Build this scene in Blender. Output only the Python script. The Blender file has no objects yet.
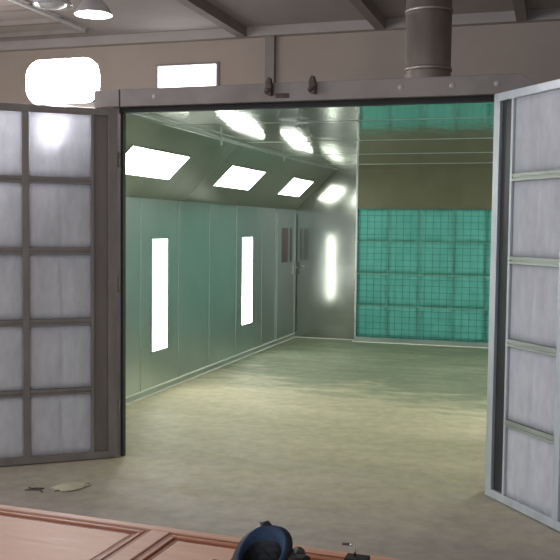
import bpy, bmesh, math, random
from mathutils import Vector, Matrix
random.seed(7)
C = bpy.context.scene.collection
PI = math.pi
CX = 1.2385                                   # centre line of the booth

# ------------------------------------------------------------------ materials
def new_mat(name):
    m = bpy.data.materials.new(name); m.use_nodes = True
    nt = m.node_tree
    return m, nt, nt.nodes['Principled BSDF']

def N(nt, t, **kw):
    n = nt.nodes.new(t)
    for k, v in kw.items():
        if k in n.inputs.keys() if hasattr(n.inputs, 'keys') else False: n.inputs[k].default_value = v
        else: setattr(n, k, v)
    return n

def coords(nt, scale=(1, 1, 1), obj=True):
    tc = nt.nodes.new('ShaderNodeTexCoord'); mp = nt.nodes.new('ShaderNodeMapping')
    mp.inputs['Scale'].default_value = scale
    nt.links.new(tc.outputs['Object'], mp.inputs['Vector'])
    return mp.outputs['Vector']

def noise(nt, vec, scale, detail=4, rough=.55):
    n = nt.nodes.new('ShaderNodeTexNoise')
    n.inputs['Scale'].default_value = scale; n.inputs['Detail'].default_value = detail
    n.inputs['Roughness'].default_value = rough
    nt.links.new(vec, n.inputs['Vector'])
    return n.outputs['Fac']

def ramp(nt, fac, stops):
    r = nt.nodes.new('ShaderNodeValToRGB')
    e = r.color_ramp.elements
    while len(e) < len(stops): e.new(.5)
    for el, (p, c) in zip(e, stops):
        el.position = p; el.color = (*c, 1) if len(c) == 3 else c
    nt.links.new(fac, r.inputs['Fac'])
    return r.outputs['Color']

def bump(nt, bs, h, strength, dist=.01):
    b = nt.nodes.new('ShaderNodeBump')
    b.inputs['Strength'].default_value = strength; b.inputs['Distance'].default_value = dist
    nt.links.new(h, b.inputs['Height']); nt.links.new(b.outputs['Normal'], bs.inputs['Normal'])

def mat(name, c1, c2=None, rough=.6, metal=0., nscale=6, bmp=0., bscale=40, stretch=(1, 1, 1), rvar=0., lo=.35, hi=.65, spec=.5):
    m, nt, bs = new_mat(name)
    v = coords(nt, stretch)
    c2 = c2 or c1
    f = noise(nt, v, nscale)
    nt.links.new(ramp(nt, f, [(lo, c1), (hi, c2)]), bs.inputs['Base Color'])
    bs.inputs['Roughness'].default_value = rough; bs.inputs['Metallic'].default_value = metal
    bs.inputs['Specular IOR Level'].default_value = spec
    if rvar:
        nt.links.new(ramp(nt, f, [(.3, (rough - rvar,) * 3), (.7, (rough + rvar,) * 3)]), bs.inputs['Roughness'])
    if bmp: bump(nt, bs, noise(nt, v, bscale), bmp)
    return m

def emit(name, col, s):
    m, nt, bs = new_mat(name)
    bs.inputs['Base Color'].default_value = (.8, .8, .8, 1)
    bs.inputs['Emission Color'].default_value = (*col, 1); bs.inputs['Emission Strength'].default_value = s
    return m

M = {}
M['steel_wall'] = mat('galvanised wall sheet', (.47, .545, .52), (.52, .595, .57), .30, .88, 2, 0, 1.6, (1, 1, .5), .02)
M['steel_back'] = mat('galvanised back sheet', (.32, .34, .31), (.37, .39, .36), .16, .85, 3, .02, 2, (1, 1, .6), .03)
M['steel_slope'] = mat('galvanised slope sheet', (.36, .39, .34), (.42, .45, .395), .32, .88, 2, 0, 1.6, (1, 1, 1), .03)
M['steel_ceil'] = mat('polished ceiling sheet', (.48, .53, .48), (.54, .59, .54), .08, .95, 2, .45, 1.4, (2.2, .9, 1), .02)
M['seam'] = mat('bright seam', (.44, .50, .47), (.50, .56, .53), .4, .6)
M['seam_dark'] = mat('ceiling joint', (.44, .50, .45), (.50, .55, .50), .3, .9)
M['olive'] = mat('olive soffit board', (.105, .105, .058), (.12, .12, .07), .45, .25, 4)
M['channel'] = mat('pale base channel', (.74, .74, .66), (.80, .80, .72), .5, .2)
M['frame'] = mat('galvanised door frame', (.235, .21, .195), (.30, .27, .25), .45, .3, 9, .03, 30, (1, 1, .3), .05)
M['frame_r'] = mat('daylit door frame', (.50, .53, .56), (.60, .63, .66), .42, .4, 9, .03, 30, (1, 1, .3), .05)  # bluish daylight on the right door is put into this colour
M['bolt'] = mat('pale bolt head', (.40, .355, .335), (.46, .41, .39), .5, .2)
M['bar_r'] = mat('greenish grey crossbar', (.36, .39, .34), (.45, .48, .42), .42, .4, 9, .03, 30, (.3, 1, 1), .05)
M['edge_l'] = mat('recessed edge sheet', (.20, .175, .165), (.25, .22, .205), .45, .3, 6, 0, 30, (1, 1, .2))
M['edge_r'] = mat('edge sheet with dark reflection', (.05, .05, .055), (.075, .075, .08), .4, .6, 6, 0, 30, (1, 1, .2))  # dark reflection of the surroundings put into the sheet colour
M['header'] = mat('header steel', (.215, .185, .17), (.29, .255, .24), .45, .3, 4, .03, 20, (1, 1, 1), .06)
M['rubber'] = mat('black seal', (.012, .012, .012), (.02, .02, .02), .6)
M['bracket'] = mat('rusty bracket', (.06, .045, .04), (.13, .10, .09), .6, .3, 30)
M['duct'] = mat('dull duct steel', (.36, .315, .29), (.46, .41, .38), .35, .75, 4, .02, 10, (1, 1, .4), .05)
M['hall_wall'] = mat('hall wall board', (.50, .415, .365), (.54, .455, .40), .8, 0, 1.5, .03, 20)
M['hall_ceil'] = mat('hall ceiling sheet', (.48, .435, .425), (.52, .475, .46), .75, 0, 2)
M['hall_beam'] = mat('hall beam', (.31, .27, .25), (.35, .31, .29), .7, 0, 3)
M['lampmetal'] = mat('lamp reflector', (.72, .72, .74), (.80, .80, .82), .4, .4)
M['pale'] = mat('pale conduit', (.8, .8, .82), (.85, .85, .86), .4)
M['booth_light'] = emit('booth diffuser', (.97, 1.0, .91), 13.0)
M['strip_light'] = emit('booth strip diffuser', (.97, 1.0, .92), 12.0)
M['flood'] = emit('flood lens', (1, .97, 1), 110)
M['bulb'] = emit('hot bulb', (1, .93, .86), 18)
M['off_bulb'] = mat('unlit glass', (.75, .75, .78), None, .2)
M['daylight'] = emit('daylight pane', (.93, .96, 1), 5)
M['wood'] = mat('reddish timber', (.74, .42, .28), (.82, .51, .36), .5, 0, 5, .03, 30, (.6, 9, 9), .05, spec=.3)
M['wood_mid'] = mat('orange brown moulding', (.46, .17, .085), (.55, .23, .125), .45, 0, 5, .03, 30, (.6, 9, 9), .05, spec=.3)
M['wood_pale'] = mat('pale timber', (.68, .38, .255), (.76, .46, .325), .5, 0, 5, .03, 30, (.6, 9, 9), .05, spec=.3)
M['wood_groove'] = mat('shaded groove timber', (.24, .07, .03), (.32, .105, .05), .5, 0, 8, .03, 30, (2, 2, 2), .05, spec=.3)  # groove shade put into the timber colour of rings and backing
M['bench'] = mat('bench timber', (.25, .18, .12), (.33, .25, .17), .6, 0, 5, .03, 30, (1, 8, 8))
M['black_leather'] = mat('black leather', (.010, .010, .012), (.022, .022, .026), .5, 0, 20, .3, 90)
M['black_rubber'] = mat('black rubber sole', (.008, .008, .008), (.015, .015, .015), .7, 0, 20)
M['blue_lining'] = mat('navy lining', (.020, .040, .085), (.035, .070, .135), .8, 0, 20, .2, 120)
M['chrome'] = mat('worn chrome', (.65, .64, .62), (.75, .74, .72), .25, 1)
M['rag'] = mat('cream rag', (.50, .46, .33), (.60, .55, .41), .9, 0, 8, .3, 60)
M['scrap'] = mat('dark scrap', (.07, .06, .05), (.12, .10, .08), .8)
M['red_pane'] = mat('reddish brown pane', (.10, .06, .052), (.13, .078, .066), .3, 0)

def filter_mat(name, c1, c2):
    m = bpy.data.materials.new(name); m.use_nodes = True; nt = m.node_tree
    nt.nodes.clear()
    out = nt.nodes.new('ShaderNodeOutputMaterial'); mix = nt.nodes.new('ShaderNodeMixShader'); mix.inputs[0].default_value = .45
    d = nt.nodes.new('ShaderNodeBsdfDiffuse'); t = nt.nodes.new('ShaderNodeBsdfTranslucent')
    v = coords(nt)
    f = noise(nt, coords(nt, (2.2, 1, .8)), 6, 7, .7)
    col = ramp(nt, f, [(.3, c1), (.7, c2)])
    nt.links.new(col, d.inputs['Color']); nt.links.new(col, t.inputs['Color'])
    b = nt.nodes.new('ShaderNodeBump'); b.inputs['Strength'].default_value = .35; b.inputs['Distance'].default_value = .006
    nt.links.new(noise(nt, v, 35, 5), b.inputs['Height']); nt.links.new(b.outputs['Normal'], d.inputs['Normal'])
    nt.links.new(d.outputs[0], mix.inputs[1]); nt.links.new(t.outputs[0], mix.inputs[2]); nt.links.new(mix.outputs[0], out.inputs[0])
    return m
M['pad'] = filter_mat('white fibre filter', (.74, .75, .79), (.93, .94, .97))
M['teal'] = mat('teal fibre filter', (.10, .40, .34), (.13, .47, .41), .8, 0, 5, .2, 60)
M['wire'] = mat('dark green wire', (.03, .19, .165), (.04, .22, .19), .5, .2)
M['teal_rail'] = mat('pale teal rail', (.16, .40, .32), (.20, .45, .36), .5, .2, 8)
M['teal_gap'] = mat('teal pad joint', (.045, .30, .235), (.06, .34, .27), .8)

def floor_mat():
    m, nt, bs = new_mat('worn concrete')
    v = coords(nt)
    vs = coords(nt, (.55, 1.6, 1))
    big = noise(nt, vs, .9, 5, .6); fine = noise(nt, v, 9, 6, .65); mid = noise(nt, vs, 2.6, 6, .6)
    base = ramp(nt, big, [(.3, (.40, .37, .25)), (.5, (.48, .44, .30)), (.7, (.57, .525, .365))])
    # damp / oily stain that covers the rear of the booth floor
    tc = nt.nodes.new('ShaderNodeTexCoord'); sp = nt.nodes.new('ShaderNodeSeparateXYZ')
    nt.links.new(tc.outputs['Object'], sp.inputs[0])
    def mth(op, a, b):
        n = nt.nodes.new('ShaderNodeMath'); n.operation = op
        for i, x in enumerate((a, b)):
            if hasattr(x, 'links'): nt.links.new(x, n.inputs[i])
            else: n.inputs[i].default_value = x
        return n.outputs[0]
    yy = mth('ADD', sp.outputs['Y'], mth('MULTIPLY', mid, 4.0))
    yy = mth('ADD', yy, mth('MULTIPLY', sp.outputs['X'], .35))
    mask = nt.nodes.new('ShaderNodeMapRange'); mask.inputs[1].default_value = 4.9; mask.inputs[2].default_value = 5.9
    mask.inputs[4].default_value = .9
    nt.links.new(yy, mask.inputs[0])
    def mix(fac, a, b, bt='MIX'):
        n = nt.nodes.new('ShaderNodeMix'); n.data_type = 'RGBA'; n.blend_type = bt
        if hasattr(fac, 'links'): nt.links.new(fac, n.inputs[0])
        else: n.inputs[0].default_value = fac
        for i, x in ((6, a), (7, b)):
            if hasattr(x, 'links'): nt.links.new(x, n.inputs[i])
            else: n.inputs[i].default_value = (*x, 1)
        return n.outputs[2]
    stain = ramp(nt, mid, [(.35, (.095, .13, .085)), (.65, (.24, .28, .19))])
    c = mix(mask.outputs[0], base, stain)
    g = ramp(nt, fine, [(.3, (.80, .80, .80)), (.7, (1.10, 1.10, 1.10))])
    c = mix(1.0, c, g, 'MULTIPLY')
    # light tint put into the colour: yellow-green inside the booth, greyer hall slab outside
    hm = nt.nodes.new('ShaderNodeMapRange'); hm.inputs[1].default_value = .25; hm.inputs[2].default_value = -1.2
    nt.links.new(mth('ADD', sp.outputs['Y'], mth('MULTIPLY', mth('SUBTRACT', mid, .5), 2.2)), hm.inputs[0])
    grey = ramp(nt, big, [(.3, (.37, .325, .285)), (.7, (.49, .43, .37))])
    c = mix(hm.outputs[0], c, mix(1.0, grey, g, 'MULTIPLY'))
    nt.links.new(c, bs.inputs['Base Color'])
    nt.links.new(ramp(nt, mid, [(.3, (.48,) * 3), (.7, (.68,) * 3)]), bs.inputs['Roughness'])
    bs.inputs['Specular IOR Level'].default_value = .3
    bump(nt, bs, fine, .12, .004)
    return m
M['floor'] = floor_mat()

# ------------------------------------------------------------------ mesh helpers
class MB:
    def __init__(s): s.bm = bmesh.new()
    def box(s, x0, x1, y0, y1, z0, z1):
        v = [s.bm.verts.new((x, y, z)) for x in (x0, x1) for y in (y0, y1) for z in (z0, z1)]
        for f in ((0, 1, 3, 2), (4, 6, 7, 5), (0, 4, 5, 1), (2, 3, 7, 6), (0, 2, 6, 4), (1, 5, 7, 3)):
            s.bm.faces.new([v[i] for i in f])
        return s
    def prism(s, pts, axis, a0, a1):
        """extrude a closed outline (2D points in the two other axes) along axis"""
        def P(p, a):
            if axis == 'y': return (p[0], a, p[1])
            if axis == 'x': return (a, p[0], p[1])
            return (p[0], p[1], a)
        A = [s.bm.verts.new(P(p, a0)) for p in pts]; B = [s.bm.verts.new(P(p, a1)) for p in pts]
        s.bm.faces.new(A); s.bm.faces.new(B[::-1]); n = len(pts)
        for i in range(n): s.bm.faces.new((A[i], B[i], B[(i + 1) % n], A[(i + 1) % n]))
        return s
    def lathe(s, prof, c=(0, 0, 0), n=32, close=False):
        rings = []
        for r, z in prof:
            if r < 1e-6: rings.append([s.bm.verts.new((c[0], c[1], c[2] + z))])
            else: rings.append([s.bm.verts.new((c[0] + r * math.cos(2 * PI * i / n), c[1] + r * math.sin(2 * PI * i / n), c[2] + z)) for i in range(n)])
        for a, b in zip(rings, rings[1:]):
            for i in range(n):
                j = (i + 1) % n
                q = [a[i % len(a)], a[j % len(a)], b[j % len(b)], b[i % len(b)]]
                q = list(dict.fromkeys(q))
                if len(q) > 2: s.bm.faces.new(q)
        return s
    def tube(s, pts, r, n=10):
        pts = [Vector(p) for p in pts]; rings = []
        rr = r if isinstance(r, (list, tuple)) else [r] * len(pts)
        for k, p in enumerate(pts):
            t = (pts[min(k + 1, len(pts) - 1)] - pts[max(k - 1, 0)]).normalized()
            a = t.orthogonal() if abs(t.z) > .9 else t.cross(Vector((0, 0, 1)))
            if abs(t.z) > .9: a = Vector((1, 0, 0)) - t * t.x
            a.normalize(); b = t.cross(a)
            rings.append([s.bm.verts.new(p + (a * math.cos(2 * PI * i / n) + b * math.sin(2 * PI * i / n)) * rr[k]) for i in range(n)])
        for A, B in zip(rings, rings[1:]):
            for i in range(n): s.bm.faces.new((A[i], A[(i + 1) % n], B[(i + 1) % n], B[i]))
        s.bm.faces.new(rings[0][::-1]); s.bm.faces.new(rings[-1])
        return s
    def xf(s, m): s.bm.transform(m); return s
    def build(s, name, m, parent=None, smooth=False, bevel=0., kind=None):
        bmesh.ops.recalc_face_normals(s.bm, faces=s.bm.faces)
        me = bpy.data.meshes.new(name); s.bm.to_mesh(me); s.bm.free()
        for p in me.polygons: p.use_smooth = smooth
        me.materials.append(m)
        o = bpy.data.objects.new(name, me); C.objects.link(o)
        if parent: o.parent = parent
        if bevel:
            b = o.modifiers.new('bevel', 'BEVEL'); b.width = bevel; b.segments = 2; b.limit_method = 'ANGLE'
        if kind: o['kind'] = kind
        return o

def tag(o, label, cat, group=None):
    o['label'] = label; o['category'] = cat
    if group: o['group'] = group
    return o
def thing(name, label, cat, loc=(0, 0, 0), rot=(0, 0, 0), group=None):
    o = bpy.data.objects.new(name, None); C.objects.link(o)
    o.location = loc; o.rotation_euler = rot; o.empty_display_size = .1
    return tag(o, label, cat, group)
def dup(root, loc, rot=None, label=None):
    r = root.copy(); C.objects.link(r); r.location = loc
    if rot is not None: r.rotation_euler = rot
    if label: r['label'] = label
    for ch in list(root.children):
        c = ch.copy(); C.objects.link(c); c.parent = r
        for g in ch.children:
            d = g.copy(); C.objects.link(d); d.parent = c
    return r
def struct(name, mb, m, parent=None, **kw):
    return mb.build(name, m, parent, kind=None if parent else 'structure', **kw)

# ------------------------------------------------------------------ hall shell
HY, HZ = 9.0, 4.98
struct('floor', MB().box(-10, 8, -10, HY + .2, -.1, 0), M['floor'])
w = MB()                                              # far wall with one real window opening
wx0, wx1, wz0, wz1 = -3.97, -2.86, 3.86, 4.42
w.box(-10, wx0, HY, HY + .2, 0, HZ).box(wx1, 8, HY, HY + .2, 0, HZ).box(wx0, wx1, HY, HY + .2, 0, wz0).box(wx0, wx1, HY, HY + .2, wz1, HZ)
struct('wall_far', w, M['hall_wall'])
win = struct('window_1', MB().box(wx0 - .02, wx1 + .05, HY - .03, HY, wz1, wz1 + .03).box(wx0 - .02, wx1 + .05, HY - .03, HY, wz0 - .03, wz0)
       .box(wx0 - .02, wx0, HY - .03, HY, wz0, wz1).box(wx1, wx1 + .05, HY - .03, HY, wz0, wz1), M['hall_beam'])
MB().box(wx0, wx1, HY + .05, HY + .07, wz0, wz1).build('window_pane', M['daylight'], win)
struct('wall_right', MB().box(8, 8.2, -10, HY, 0, HZ), M['hall_wall'])
lw = MB().box(-10.2, -10, -1.5, HY, 0, HZ).box(-10.2, -10, -10, -8.5, 0, HZ).box(-10.2, -10, -8.5, -1.5, 4.2, HZ)
struct('wall_left', lw, M['hall_wall'])
struct('ceiling', MB().box(-10, 8, -10, HY, HZ, HZ + .1), M['hall_ceil'])
struct('trim_1', MB().box(-10, 8, HY - .16, HY, HZ - .16, HZ), M['hall_ceil'])
for i, x in enumerate((-2.42, -.05, 2.15)):
    struct('trim_%d' % (i + 2), MB().box(x, x + .16, -10, HY - .16, HZ - .17, HZ), M['hall_beam'])
struct('trim_5', MB().box(-1.95, -1.79, HY - .1, HY, 0, HZ - .16), M['hall_beam'])
for i, y in enumerate((5.6, 6.5, 7.4, 8.2)):
    struct('trim_%d' % (i + 6), MB().box(-10, -4.95, y, y + .1, HZ - .08, HZ), M['hall_beam'])
tag(MB().tube([(-4.93, 5.9, HZ - .06), (-4.93, 8.0, HZ - .06)], .03, 10).build('conduit', M['pale'], smooth=True),
    'thin pale conduit tube running along the hall ceiling, upper left', 'conduit')

# ------------------------------------------------------------------ booth shell
X0, X1, YB, HW, HC, SX = -.806, 3.283, 6.96, 1.862, 2.447, -.20
RX = 2 * CX - SX
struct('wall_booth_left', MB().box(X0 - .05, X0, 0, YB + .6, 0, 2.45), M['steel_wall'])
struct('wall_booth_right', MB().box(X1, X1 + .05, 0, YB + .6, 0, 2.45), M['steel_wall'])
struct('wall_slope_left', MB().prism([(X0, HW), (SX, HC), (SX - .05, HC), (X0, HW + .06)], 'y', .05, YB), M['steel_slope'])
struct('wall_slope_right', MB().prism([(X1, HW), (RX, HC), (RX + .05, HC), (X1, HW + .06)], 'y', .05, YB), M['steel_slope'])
struct('ceiling_booth', MB().box(X0 - .05, X1 + .05, .05, YB + .6, HC, HC + .015), M['steel_ceil'])
FX0, FX1, FZ0, FZ1 = .105, 2.372, .05, 1.886
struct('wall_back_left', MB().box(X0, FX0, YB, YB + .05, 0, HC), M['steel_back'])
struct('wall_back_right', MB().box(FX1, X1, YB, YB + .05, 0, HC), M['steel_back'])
struct('wall_back_upper', MB().box(FX0, FX1, YB, YB + .05, FZ1, HC), M['olive'])
struct('wall_plenum', MB().box(X0, X1, YB + .55, YB + .6, 0, HC), M['olive'])
struct('baseboard_back', MB().box(FX0, FX1, YB, YB + .05, 0, FZ0), M['steel_wall'])
struct('wall_front_left', MB().box(X0 - .05, -.005, 0, .03, 0, 2.45), M['frame'])
struct('wall_front_right', MB().box(2.485, X1 + .05, 0, .05, 0, 2.45), M['frame'])
struct('wall_front_upper', MB().box(-.005, 2.485, 0, .05, 2.40, 2.49), M['frame'])
# standing seams between wall sheets
seam_y = (.95, 1.9, 2.76, 3.6, 4.46, 5.42, 6.0)
sl, sr = MB(), MB()
for y in seam_y:
    sl.box(X0, X0 + .005, y, y + .014, .07, HW); sr.box(X1 - .005, X1, y, y + .014, .07, HW)
struct('trim_10', sl, M['seam']); struct('trim_11', sr, M['seam'])
s = MB()
for y in (2.86,):
    n = Vector((.695, 0, -.719)) * .004
    s.prism([(X0, HW), (SX, HC), (SX + n.x, HC + n.z), (X0 + n.x, HW + n.z)], 'y', y, y + .012)
struct('trim_12', s, M['seam'])
s = MB()
for y in (1.35, 2.9, 4.45, 6.0): s.box(SX, RX, y, y + .014, HC - .003, HC)
struct('trim_13', s, M['seam_dark'])
struct('trim_14', MB().box(SX - .012, SX + .012, .05, YB, HC - .008, HC), M['seam'])
struct('baseboard_left', MB().box(X0, X0 + .02, .05, YB, 0, .008).box(X0, X0 + .012, .05, YB, .055, .068), M['channel'])
struct('baseboard_right', MB().box(X1 - .02, X1, .05, YB, 0, .008).box(X1 - .012, X1, .05, YB, .055, .068), M['channel'])
struct('baseboard_rear', MB().box(X0 + .02, FX0, YB - .012, YB, 0, .01), M['channel'])
struct('trim_15', MB().box(FX0, FX1, YB - .19, YB - .165, 0, .012), M['channel'])          # threshold strip in front of the filters
struct('trim_16', MB().box(FX0 - .012, FX0 + .012, YB - .012, YB, 0, HC), M['seam'])
struct('trim_17', MB().box(X0, X0 + .008, YB - .008, YB, .01, HW), M['seam'])

# personnel door near the rear corner of the left wall
d = struct('door_1', MB().box(X0, X0 + .008, 6.06, 6.9, .075, 1.80), M['steel_wall'])
MB().box(X0 + .008, X0 + .014, 6.06, 6.085, .075, 1.80).box(X0 + .008, X0 + .014, 6.87, 6.895, .075, 1.80).build('door_frame', M['seam'], d)
MB().box(X0 + .008, X0 + .012, 6.26, 6.54, 1.12, 1.60).build('window_pane', M['red_pane'], d)
MB().box(X0 + .008, X0 + .012, 6.66, 6.74, 1.12, 1.60).build('window_pane', M['red_pane'], d)
MB().box(X0 + .008, X0 + .03, 6.80, 6.84, .93, 1.10).tube([(X0 + .03, 6.82, 1.03), (X0 + .065, 6.82, 1.03), (X0 + .065, 6.73, 1.03)], .011).build('door_handle', M['chrome'], d)

# ------------------------------------------------------------------ teal filter bank
fb = thing('filter_bank', 'teal exhaust filter bank behind wire grid at the rear of the booth', 'filter bank', (0, YB, 0))
nx, nz = 5, 4
pw, ph = (FX1 - FX0) / nx, (FZ1 - FZ0) / nz
for i in range(nx):
    for k in range(nz):
        x, z = FX0 + i * pw, FZ0 + k * ph
        m = MB(); g = 6
        vs = [[m.bm.verts.new((x + .006 + (pw - .012) * a / g,   .034 - .006 * (math.sin(PI * a / g) * math.sin(PI * b / g)) ** .5 + random.uniform(-.001, .001), z + .006 + (ph - .012) * b / g)) for b in range(g + 1)] for a in range(g + 1)]
        for a in range(g):
            for b in range(g): m.bm.faces.new((vs[a][b], vs[a + 1][b], vs[a + 1][b + 1], vs[a][b + 1]))
        o = m.build('filter_pad', M['teal'], fb, smooth=True)
        sd = o.modifiers.new('thick', 'SOLIDIFY'); sd.thickness = .01; sd.offset = -1
MB().box(FX0, FX1, .046, .05, FZ0, FZ1).build('backing_sheet', M['teal_gap'], fb)
m = MB()
x = FX0 + .05
while x < FX1: m.box(x - .003, x + .003, .003, .008, FZ0, FZ1); x += .1035
z = FZ0 + .04
while z < FZ1: m.box(FX0, FX1, -.001, .004, z - .003, z + .003); z += .0895
m.build('wire_grid', M['wire'], fb)
for k in range(1, nz):
    z = FZ0 + k * ph
    MB().box(FX0, FX1, .016, .022, z - .016, z + .004).build('rail', M['teal_rail'], fb)
for i in range(1, nx):
    x = FX0 + i * pw
    MB().box(x - .006, x + .006, .018, .023, FZ0, FZ1).build('upright', M['teal_rail'], fb)

# ------------------------------------------------------------------ booth lights
def slope_basis(left=True):
    u = Vector((SX - X0, 0, HC - HW)).normalized()
    n = Vector((u.z, 0, -u.x))
    if not left: u.x *= -1; n.x *= -1
    return u, n
def slope_light(y0, y1, left, label):
    u, n = slope_basis(left)
    zb = 2.043; t = (zb - HW) / (HC - HW)
    xb = X0 + (SX - X0) * t
    if not left: xb = 2 * CX - xb
    base = Vector((xb, (y0 + y1) / 2, zb))
    R = Matrix((( u.x, 0, n.x), (0, 1, 0), (u.z, 0, n.z))).to_4x4()      # local x up the slope, y along, z out of the surface
    if R.determinant() < 0: R = Matrix((( u.x, 0, n.x), (0, -1, 0), (u.z, 0, n.z))).to_4x4()
    o = thing('slope_light', label, 'ceiling light', base, group='lit panels on the sloped booth ceiling')
    o.rotation_euler = R.to_euler()
    L, H = (y1 - y0) / 2, .293
    MB().box(-.012, H + .012, -L - .012, -L, 0, .007).box(-.012, H + .012, L, L + .012, 0, .007).box(-.012, 0, -L, L, 0, .007).box(H, H + .012, -L, L, 0, .007).build('frame', M['steel_slope'], o)
    MB().box(0, H, -L, L, 0, .004).build('diffuser', M['booth_light'], o)
ys = ((.95, 2.10), (3.235, 4.33), (5.49, 6.44))
for (a, b), lab in zip(ys, ('glowing slanted light panel nearest the left door post', 'glowing slanted light panel, middle of the three on the left slope', 'smallest glowing slanted light panel beside the rear corner')):
    slope_light(a, b, True, lab)
for (a, b), lab in zip(ys, ('slanted light panel on the right slope nearest the right door', 'slanted light panel in the middle of the right slope', 'slanted light panel on the right slope at the rear')):
    slope_light(a, b, False, lab)
def strip_light(y0, y1, left, label):
    x = X0 if left else X1
    o = thing('wall_light', label, 'wall light', (x, (y0 + y1) / 2, .41), (0, 0, 0 if left else PI), group='tall lit strips in the booth side walls')
    w, h = (y1 - y0) / 2, 1.07
    MB().box(0, .006, -w - .02, -w, -.02, h + .02).box(0, .006, w, w + .02, -.02, h + .02).box(0, .006, -w, w, -.02, 0).box(0, .006, -w, w, h, h + .02).build('frame', M['steel_wall'], o)
    MB().box(0, .004, -w, w, 0, h).build('diffuser', M['strip_light'], o)
yw = ((2.15, 2.49), (4.665, 5.04))
for (a, b), lab in zip(yw, ('tall glowing wall strip nearer the door, left booth wall', 'tall glowing wall strip farther back, left booth wall')): strip_light(a, b, True, lab)
for (a, b), lab in zip(yw, ('tall wall strip nearer the door, right booth wall', 'tall wall strip farther back, right booth wall')): strip_light(a, b, False, lab)

# thin pipe along the ceiling edge
pp = thing('ceiling_pipe', 'thin pale pipe along the edge of the booth ceiling', 'pipe', (SX + .03, 0, HC - .03))
MB().tube([(0, .3, 0), (0, 6.3, 0)], .007, 8).build('pipe', M['seam'], pp, smooth=True)
for y in (2.3, 4.3): MB().box(-.008, .008, y - .012, y + .012, -.05, .024).build('hanger', M['seam'], pp)

# ------------------------------------------------------------------ door frame and header
hd = thing('door_header', 'long grey steel header beam above the wide doorway', 'beam', (CX, 0, 2.402))
MB().prism([(-1.40, 0), (-1.40, .115), (1.39, .115), (1.487, .055), (1.487, 0)], 'y', -.11, -.002).build('beam', M['header'], hd, bevel=.003)
MB().box(-1.212, -1.206, -.114, -.110, .0, .115).build('joint_strip', M['rubber'], hd)
for x in (-.148, .138):
    b = MB().prism([(-.022, -.0), (.020, -.012), (.026, .05), (.014, .10), (-.006, .105), (-.020, .075)], 'y', -.150, -.11)
    br = b.xf(Matrix.Translation((x, 0, .045))).build('bracket', M['bracket'], hd, bevel=.006)
    MB().tube([(x - .02, -.155, .06), (x + .022, -.155, .07)], .011, 10).build('clamp_bolt', M['bracket'], br, smooth=True)
MB().box(-.11, -.02, -.116, -.11, .02, .048).build('plate', M['bracket'], hd, bevel=.003)
for x in (.69, 1.0, 1.26, -.95): MB().lathe([(0, .006), (.012, .004), (.018, 0)], n=14).xf(Matrix.Translation((x, -.11, .06)) @ Matrix.Rotation(PI / 2, 4, 'X')).build('bolt_head', M['bolt'], hd, smooth=True)
sl_ = thing('door_seal', 'black rubber seal lining the left post and header', 'seal', (0, 0, 0))
MB().box(-.003, .016, -.03, .01, 0, 2.368).build('post_seal', M['rubber'], sl_)
MB().box(-.003, 2.477, -.05, -.004, 2.368, 2.400).build('header_seal', M['rubber'], sl_)

# ------------------------------------------------------------------ filter doors
def pad_mesh(x0, x1, z0, z1, t):
    m = MB(); nu, nv = 28, 8
    rnd = random.Random(int(x0 * 1000 + z0 * 77))
    off = rnd.uniform(-.02, .02)
    def h(u, v):
        e = min(1, 6 * min(u, 1 - u)) * min(1, 6 * min(v, 1 - v))
        crease = math.exp(-((u - .5 - off - .05 * (v - .5)) / .022) ** 2)
        return e * (.008 - .012 * crease + .002 * math.sin(5 * u + 3 * v + off * 90))
    F = [[m.bm.verts.new((x0 + (x1 - x0) * a / nu, -t / 2 - h(a / nu, b / nv), z0 + (z1 - z0) * b / nv)) for b in range(nv + 1)] for a in range(nu + 1)]
    B = [[m.bm.verts.new((x0 + (x1 - x0) * a / nu, t / 2 + h(a / nu, b / nv), z0 + (z1 - z0) * b / nv)) for b in range(nv + 1)] for a in range(nu + 1)]
    for a in range(nu):
        for b in range(nv):
            m.bm.faces.new((F[a][b], F[a + 1][b], F[a + 1][b + 1], F[a][b + 1])); m.bm.faces.new((B[a][b], B[a][b + 1], B[a + 1][b + 1], B[a + 1][b]))
    for a in range(nu):
        m.bm.faces.new((F[a][0], B[a][0], B[a + 1][0], F[a + 1][0])); m.bm.faces.new((F[a][nv], F[a + 1][nv], B[a + 1][nv], B[a][nv]))
    for b in range(nv):
        m.bm.faces.new((F[0][b], F[0][b + 1], B[0][b + 1], B[0][b])); m.bm.faces.new((F[nu][b], B[nu][b], B[nu][b + 1], F[nu][b + 1]))
    return m

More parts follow.
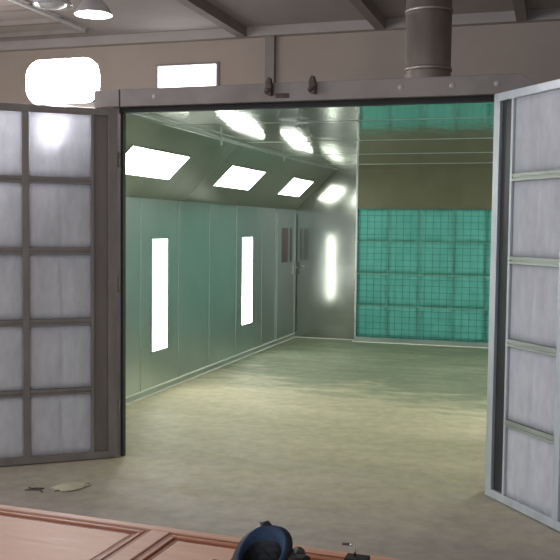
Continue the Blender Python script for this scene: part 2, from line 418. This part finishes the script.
def filter_door(loc, deg, label, fm, em, bm_, H, sw, p0, c0, c1):
    o = thing('filter_door', label, 'door', loc, (0, 0, math.radians(deg)), 'booth filter doors')
    W, t = 1.235, .025                                   # sw stile width, p0 start of the filter cells, c0..c1 the mullion
    for x0 in (.004, W - sw): MB().box(x0, x0 + sw - .004, -t, t, .006, H).build('stile', fm, o, bevel=.003)
    MB().box(sw, W - sw, -t, t, H - .048, H).build('top_rail', fm, o, bevel=.003)
    MB().box(sw, W - sw, -t, t, .006, .055).build('bottom_rail', fm, o, bevel=.003)
    for x0, x1 in ((sw + .001, p0 - .018), (W - p0 + .018, W - sw - .001)): MB().box(x0, x1, -.004, .004, .055, H - .048).build('edge_panel', em, o)
    for x0 in (p0 - .018, W - p0): MB().box(x0, x0 + .018, -t, t, .055, H - .048).build('inner_stile', fm, o, bevel=.002)
    MB().box(c0, c1, -t + .002, t - .002, .055, H - .048).build('mullion', fm, o, bevel=.003)
    zr = [.482, .953, 1.430, 1.902]
    cols = ((p0, c0), (c1, W - p0))
    for z in zr:
        for a, b in cols:
            m = MB().box(a, b, -t + .010, t - .010, z - .021, z + .021)
            m.box(a, b, -t + .001, t - .001, z + .003, z + .021); m.box(a, b, -t + .001, t - .001, z - .021, z - .008)
            m.build('crossbar', bm_, o)
    edges = [.055] + zr + [H - .048]
    for k in range(5):
        z0 = edges[k] + (.021 if k else 0); z1 = edges[k + 1] - (.021 if k < 4 else 0)
        for a, b in cols:
            pad_mesh(a, b, z0, z1, .014).build('filter_pad', M['pad'], o, smooth=True)
    for z in (.35, 1.2, 2.05): MB().tube([(-.008, 0, z - .05), (-.008, 0, z + .05)], .009, 12).build('hinge', fm, o, smooth=True)
    return o
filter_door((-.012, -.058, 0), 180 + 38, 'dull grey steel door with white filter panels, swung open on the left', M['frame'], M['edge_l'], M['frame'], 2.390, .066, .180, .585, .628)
filter_door((2.503, -.105, 0), -52, 'daylit steel door with white filter panels, swung open on the right', M['frame_r'], M['edge_r'], M['bar_r'], 2.400, .062, .195, .632, .682)

# ------------------------------------------------------------------ duct on the booth roof
du = thing('exhaust_duct', 'round grey metal exhaust duct rising from the booth roof', 'duct', (1.70, 2.6, HC + .015))
R_ = .205
MB().lathe([(R_, 0), (R_, 1.9), (R_ - .01, 1.9), (R_ - .01, 0)], n=40).build('pipe', M['duct'], du, smooth=True)
MB().lathe([(R_ + .002, .0), (R_ + .05, .0), (R_ + .05, .02), (R_ + .002, .02)], n=40).build('base_flange', M['duct'], du)
for z in (.57, 1.085): MB().lathe([(R_ + .001, z - .02), (R_ + .010, z - .016), (R_ + .010, z + .016), (R_ + .001, z + .02)], n=40).build('collar', M['duct'], du, smooth=True)
MB().lathe([(R_ + .012, 1.20), (R_ + .05, 1.24), (R_ + .05, 2.515), (R_ + .001, 2.515), (R_ + .001, 1.21)], n=40).build('upper_pipe', M['duct'], du, smooth=True)

# ------------------------------------------------------------------ lamps
fl = thing('flood_light', 'glaring white flood light on the booth roof above the left door', 'lamp', (-.545, .125, HC + .015))
def rounded(w, h, r, n=6):
    pts = []
    for cx, cy, a0 in ((w - r, h - r, 0), (-w + r, h - r, 90), (-w + r, -h + r, 180), (w - r, -h + r, 270)):
        for i in range(n + 1):
            a = math.radians(a0 + 90 * i / n); pts.append((cx + r * math.cos(a), cy + r * math.sin(a)))
    return pts
MB().prism([(x, z + .165) for x, z in rounded(.29, .155, .12)], 'y', -.012, 0).build('lens', M['flood'], fl)
hb = MB()
A = [hb.bm.verts.new((x, .0, z + .165)) for x, z in rounded(.30, .162, .125)]; B = [hb.bm.verts.new((x * .55, .16, z * .55 + .165)) for x, z in rounded(.30, .162, .125)]
for i in range(len(A)): hb.bm.faces.new((A[i], A[(i + 1) % len(A)], B[(i + 1) % len(B)], B[i]))
hb.bm.faces.new(B); hb.bm.faces.new(A[::-1]); hb.build('housing', M['lampmetal'], fl)
MB().box(-.2, .2, .03, .1, 0, .012).box(-.2, -.18, .03, .1, 0, .06).box(.18, .2, .03, .1, 0, .06).build('bracket', M['bracket'], fl)

sp = bpy.data.lights.new('patch_spot', 'SPOT'); sp.energy = 4500; sp.color = (1, .97, 1); sp.spot_size = math.radians(21); sp.spot_blend = .12; sp.shadow_soft_size = .02  # added spot that makes the bright patch on the left door's top filter
so = bpy.data.objects.new('patch_spot', sp); C.objects.link(so); so.location = (-.50, .075, 2.72)
so.rotation_euler = (Vector((-.345, -.318, 2.28)) - so.location).to_track_quat('-Z', 'Y').to_euler()
def highbay(loc, s, label, lit):
    o = thing('high_bay_lamp', label, 'lamp', loc, group='hall ceiling lamps')
    MB().lathe([(.20 * s, 0), (.19 * s, .03 * s), (.13 * s, .12 * s), (.07 * s, .17 * s), (.06 * s, .17 * s), (.12 * s, .11 * s), (.18 * s, .028 * s), (.19 * s, 0), (.20 * s, 0)], n=36).build('reflector', M['lampmetal'], o, smooth=True)
    MB().lathe([(0, -.035 * s), (.07 * s, -.025 * s), (.13 * s, .0 * s), (.15 * s, .03 * s), (.11 * s, .09 * s), (0, .10 * s)], n=28).build('bulb', M['bulb'] if lit else M['off_bulb'], o, smooth=True)
    MB().lathe([(0, .17 * s), (.07 * s, .17 * s), (.07 * s, .34 * s), (0, .34 * s)], n=24).build('ballast', M['hall_beam'], o, smooth=False)
    MB().tube([(0, 0, .33 * s), (0, 0, HZ - loc[2])], .012, 8).build('hanger_rod', M['hall_beam'], o)
highbay((-1.90, 3.0, 3.83), 1.0, 'glowing round high bay lamp hanging above the left side', True)
highbay((-2.02, 2.4, 3.79), 1.0, 'unlit pale dome lamp at the top edge beside the glowing lamp', False)

# ------------------------------------------------------------------ timber panel on a bench, with boot and tool
BZ = .86
tb = thing('workbench', 'plain timber workbench carrying the reddish wooden panel', 'workbench', (2.2, -4.15, 0))
MB().box(-1.25, 1.25, -.42, .42, BZ - .04, BZ).build('benchtop', M['bench'], tb, bevel=.003)
for x in (-1.15, 1.15):
    for y in (-.36, .36): MB().box(x - .035, x + .035, y - .035, y + .035, 0, BZ - .04).build('leg', M['bench'], tb)
pz = .90
pn = thing('door_panel', 'reddish wooden raised panel door lying flat across the foreground', 'door panel', (0.15484, 0.06178, BZ), (0, 0, math.radians(-2.4)))
Y1, Y0, XA, XB = -3.665, -4.75, .72, 3.55
T = pz - BZ
st = [(XA, XA + .06), (1.995, 2.043), (XB - .06, XB)]
MB().box(XA, XB, Y1 - .028, Y1, 0, T).build('rail', M['wood_pale'], pn, bevel=.003)
MB().box(XA, XB, Y0, Y0 + .06, 0, T).build('rail', M['wood_pale'], pn, bevel=.003)
for a, b in st: MB().box(a, b, Y0 + .06, Y1 - .028, 0, T).build('stile', M['wood_pale'], pn, bevel=.003)
for (a, b) in ((st[0][1], st[1][0]), (st[1][1], st[2][0])):
    c, e = Y0 + .06, Y1 - .028
    MB().box(a, b, c, e, .0, T - .016).build('backing_board', M['wood_groove'], pn)
    def ring(i, w, zt):
        m = MB(); a2, b2, c2, e2 = a + i, b - i, c + i, e - i
        m.box(a2, b2, e2 - w, e2, T - .016, zt).box(a2, b2, c2, c2 + w, T - .016, zt)
        m.box(a2, a2 + w, c2 + w, e2 - w, T - .016, zt).box(b2 - w, b2, c2 + w, e2 - w, T - .016, zt)
        return m
    ring(0, .011, T - .003).build('moulding', M['wood_groove'], pn)  # flat dark ring stands for the shaded groove
    ring(.011, .012, T - .001).build('moulding', M['wood_mid'], pn, bevel=.003)
    ring(.023, .011, T - .005).build('moulding', M['wood_groove'], pn)
    MB().box(a + .034, b - .034, c + .034, e - .034, T - .016, T - .004).build('field', M['wood'], pn, bevel=.004)

# boot: heel and pull tab away from the camera, toe towards it
bo = thing('work_boot', 'black boot with navy lining standing on the wooden panel', 'boot', (2.412, -4.105, pz), (0, 0, math.radians(-3))); bo.scale = (.96, 1, .98)
def boot_ring(cy, cz, w, l, tilt, n=28, sq=2.3):
    """superellipse ring; tilt lowers the front (negative y)"""
    out = []
    for i in range(n):
        a = 2 * PI * i / n; ca, sa = math.cos(a), math.sin(a)
        x = w * math.copysign(abs(ca) ** (2 / sq), ca); y = l * math.copysign(abs(sa) ** (2 / sq), sa)
        out.append((x, cy + y, cz + tilt * y))
    return out
def skin_rings(m, rings, cap0=True, cap1=False):
    V = [[m.bm.verts.new(p) for p in r] for r in rings]
    for A, B in zip(V, V[1:]):
        for i in range(len(A)): m.bm.faces.new((A[i], A[(i + 1) % len(A)], B[(i + 1) % len(B)], B[i]))
    if cap0: m.bm.faces.new(V[0][::-1])
    if cap1: m.bm.faces.new(V[-1])
    return m
up = [boot_ring(-.125, .022, .044, .150, 0), boot_ring(-.122, .045, .047, .150, 0), boot_ring(-.105, .075, .046, .125, -.10), boot_ring(-.072, .100, .044, .082, .20),
      boot_ring(-.058, .120, .046, .060, .40), boot_ring(-.054, .140, .052, .060, .55), boot_ring(-.052, .150, .052, .059, .58), boot_ring(-.052, .155, .044, .051, .58)]
skin_rings(MB(), up).build('upper', M['black_leather'], bo, smooth=True)
li = [boot_ring(-.052, .154, .0445, .0515, .58), boot_ring(-.052, .159, .041, .048, .58), boot_ring(-.052, .159, .038, .045, .58), boot_ring(-.053, .151, .0355, .042, .56), boot_ring(-.055, .143, .035, .041, .5)]
skin_rings(MB(), li, cap0=False).build('lining', M['blue_lining'], bo, smooth=True)
inn = [boot_ring(-.055, .143, .035, .041, .5), boot_ring(-.064, .10, .035, .042, .4), boot_ring(-.074, .07, .035, .042, .1), boot_ring(-.08, .035, .034, .046, 0)]
skin_rings(MB(), inn, cap0=False, cap1=True).build('inner_shade', M['black_leather'], bo, smooth=True)  # shade inside the boot, put in as a black inner sleeve
skin_rings(MB(), [boot_ring(-.125, 0, .047, .152, 0), boot_ring(-.125, .010, .052, .156, 0), boot_ring(-.125, .022, .050, .154, 0)], True, True).build('sole', M['black_rubber'], bo, smooth=False)
MB().tube([(-.016, -.002, .176), (-.020, -.001, .187), (-.011, -.001, .188), (-.002, -.002, .180)], [.005, .006, .006, .005], 8).build('pull_tab', M['black_leather'], bo, smooth=True)
MB().tube([(.044, .0, .140), (.056, -.02, .148), (.064, -.06, .142), (.054, -.10, .115)], [.008, .014, .016, .010], 10).build('strap', M['black_leather'], bo, smooth=True)
MB().tube([(-.044, .0, .135), (-.050, -.02, .138), (-.054, -.06, .122), (-.050, -.10, .10)], [.006, .010, .010, .008], 10).build('strap', M['black_leather'], bo, smooth=True)
MB().box(.058, .090, -.075, -.040, .112, .160).build('buckle', M['black_rubber'], bo, bevel=.009)
MB().box(-.098, -.082, -.060, -.044, .085, .128).tube([(-.09, -.05, .09), (-.055, -.06, .11)], .010, 8).build('buckle', M['black_rubber'], bo, bevel=.004)

th = thing('tool_holder', 'small black tool holder on the wooden panel beside the boot', 'tool holder', (2.497, -3.80, pz))
MB().box(-.022, .022, -.016, .016, 0, .026).build('body', M['black_leather'], th, bevel=.003)
MB().box(-.024, .024, -.018, .018, .018, .028).build('rim', M['black_rubber'], th, bevel=.002)
MB().tube([(.0, -.016, .012), (.0, -.022, .012)], .006, 10).build('stud', M['chrome'], th)
kx = thing('hex_key', 'bent silver metal rod standing in the small black holder', 'hex key', (2.490, -3.80, pz + .028))
MB().tube([(.003, 0, 0), (.002, 0, .012), (0, 0, .0205), (-.004, 0, .0235), (-.008, 0, .024)], .0027, 10).build('shaft', M['chrome'], kx, smooth=True)
MB().tube([(-.008, 0, .024), (-.024, 0, .0235)], .0027, 10).build('bent_arm', M['bracket'], kx, smooth=True)

# ------------------------------------------------------------------ rag and scrap on the slab
rg = MB(); nu, nv = 16, 10
G = [[None] * (nv + 1) for _ in range(nu + 1)]
rr = random.Random(3)
for a in range(nu + 1):
    for b in range(nv + 1):
        u, v = a / nu * 2 - 1, b / nv * 2 - 1
        k = 1 - .25 * abs(math.sin(4 * u + v)) * abs(v)
        G[a][b] = rg.bm.verts.new((u * .085 * math.sqrt(1 - v * v * .45) * k, v * .13 * math.sqrt(1 - u * u * .45) * k, .003 + .018 * max(0, 1 - u * u) * max(0, 1 - v * v) * (.6 + .4 * math.sin(9 * u) * math.cos(7 * v)) + rr.uniform(0, .004)))
for a in range(nu):
    for b in range(nv): rg.bm.faces.new((G[a][b], G[a + 1][b], G[a + 1][b + 1], G[a][b + 1]))
o = rg.build('rag', M['rag'], smooth=True); o.location = (.06, -.80, 0); o.rotation_euler = (0, 0, math.radians(-35))
sd = o.modifiers.new('thick', 'SOLIDIFY'); sd.thickness = .003; sd.offset = 1
tag(o, 'small crumpled cream rag on the concrete before the left door', 'rag')
sc = MB().tube([(-.07, .03, .006), (-.03, .0, .008), (.02, .01, .007), (.06, -.03, .006)], [.005, .006, .006, .004], 8)
sc.tube([(-.06, -.03, .006), (-.01, .005, .012), (.03, .04, .006)], [.004, .006, .004], 8)
o = sc.build('wire_scrap', M['scrap'], smooth=True); o.location = (-.10, -.93, 0)
tag(o, 'dark bent scrap of wire on the concrete beside the cream rag', 'scrap')

# ------------------------------------------------------------------ light
wd = bpy.data.worlds.new('sky'); bpy.context.scene.world = wd; wd.use_nodes = True
bg = wd.node_tree.nodes['Background']; bg.inputs[0].default_value = (.80, .88, 1.0, 1); bg.inputs[1].default_value = .8
def area(name, loc, rot, sx, sy, e, col):
    l = bpy.data.lights.new(name, 'AREA'); l.shape = 'RECTANGLE'; l.size = sx; l.size_y = sy; l.energy = e; l.color = col
    ob = bpy.data.objects.new(name, l); C.objects.link(ob); ob.location = loc; ob.rotation_euler = rot
    return ob
area('bay_daylight', (-9.9, -5, 2.1), (0, -PI / 2, 0), 4.0, 6.8, 420, (.86, .91, 1))
def point(name, loc, e, col, rad=.12):
    l = bpy.data.lights.new(name, 'POINT'); l.energy = e; l.color = col; l.shadow_soft_size = rad
    ob = bpy.data.objects.new(name, l); C.objects.link(ob); ob.location = loc
for loc, e in (((-4, -3.5, 3.6), 170), ((0, -8, 3.6), 60), ((-1.90, 3.0, 3.72), 60), ((-6, 5.5, 3.6), 70)):  # unseen fill points added to brighten the hall; one sits at the glowing high bay
    point('lamp_and_fill', loc, e, (1, .93, .89))

# ------------------------------------------------------------------ camera
cam = bpy.data.cameras.new('camera'); cam.sensor_width = 36; cam.lens = 892.93 / 560 * 36; cam.clip_end = 100
co = bpy.data.objects.new('camera', cam); C.objects.link(co)
r = Vector((.95429493, .29867555, .01068168)); u = Vector((-.02755188, .05232981, .99824971)); f = Vector((-.29759381, .95291894, -.05816715))
co.matrix_world = Matrix(((r.x, u.x, -f.x, 2.8759), (r.y, u.y, -f.y, -5.5639), (r.z, u.z, -f.z, 1.6), (0, 0, 0, 1)))
S = bpy.context.scene; S.camera = co
S.view_settings.view_transform = 'Standard'; S.view_settings.look = 'None'; S.view_settings.exposure = 0; S.view_settings.gamma = 1
S.view_settings.use_curve_mapping = False
S.cycles.max_bounces = 12; S.cycles.sample_clamp_indirect = 4; S.cycles.use_denoising = True
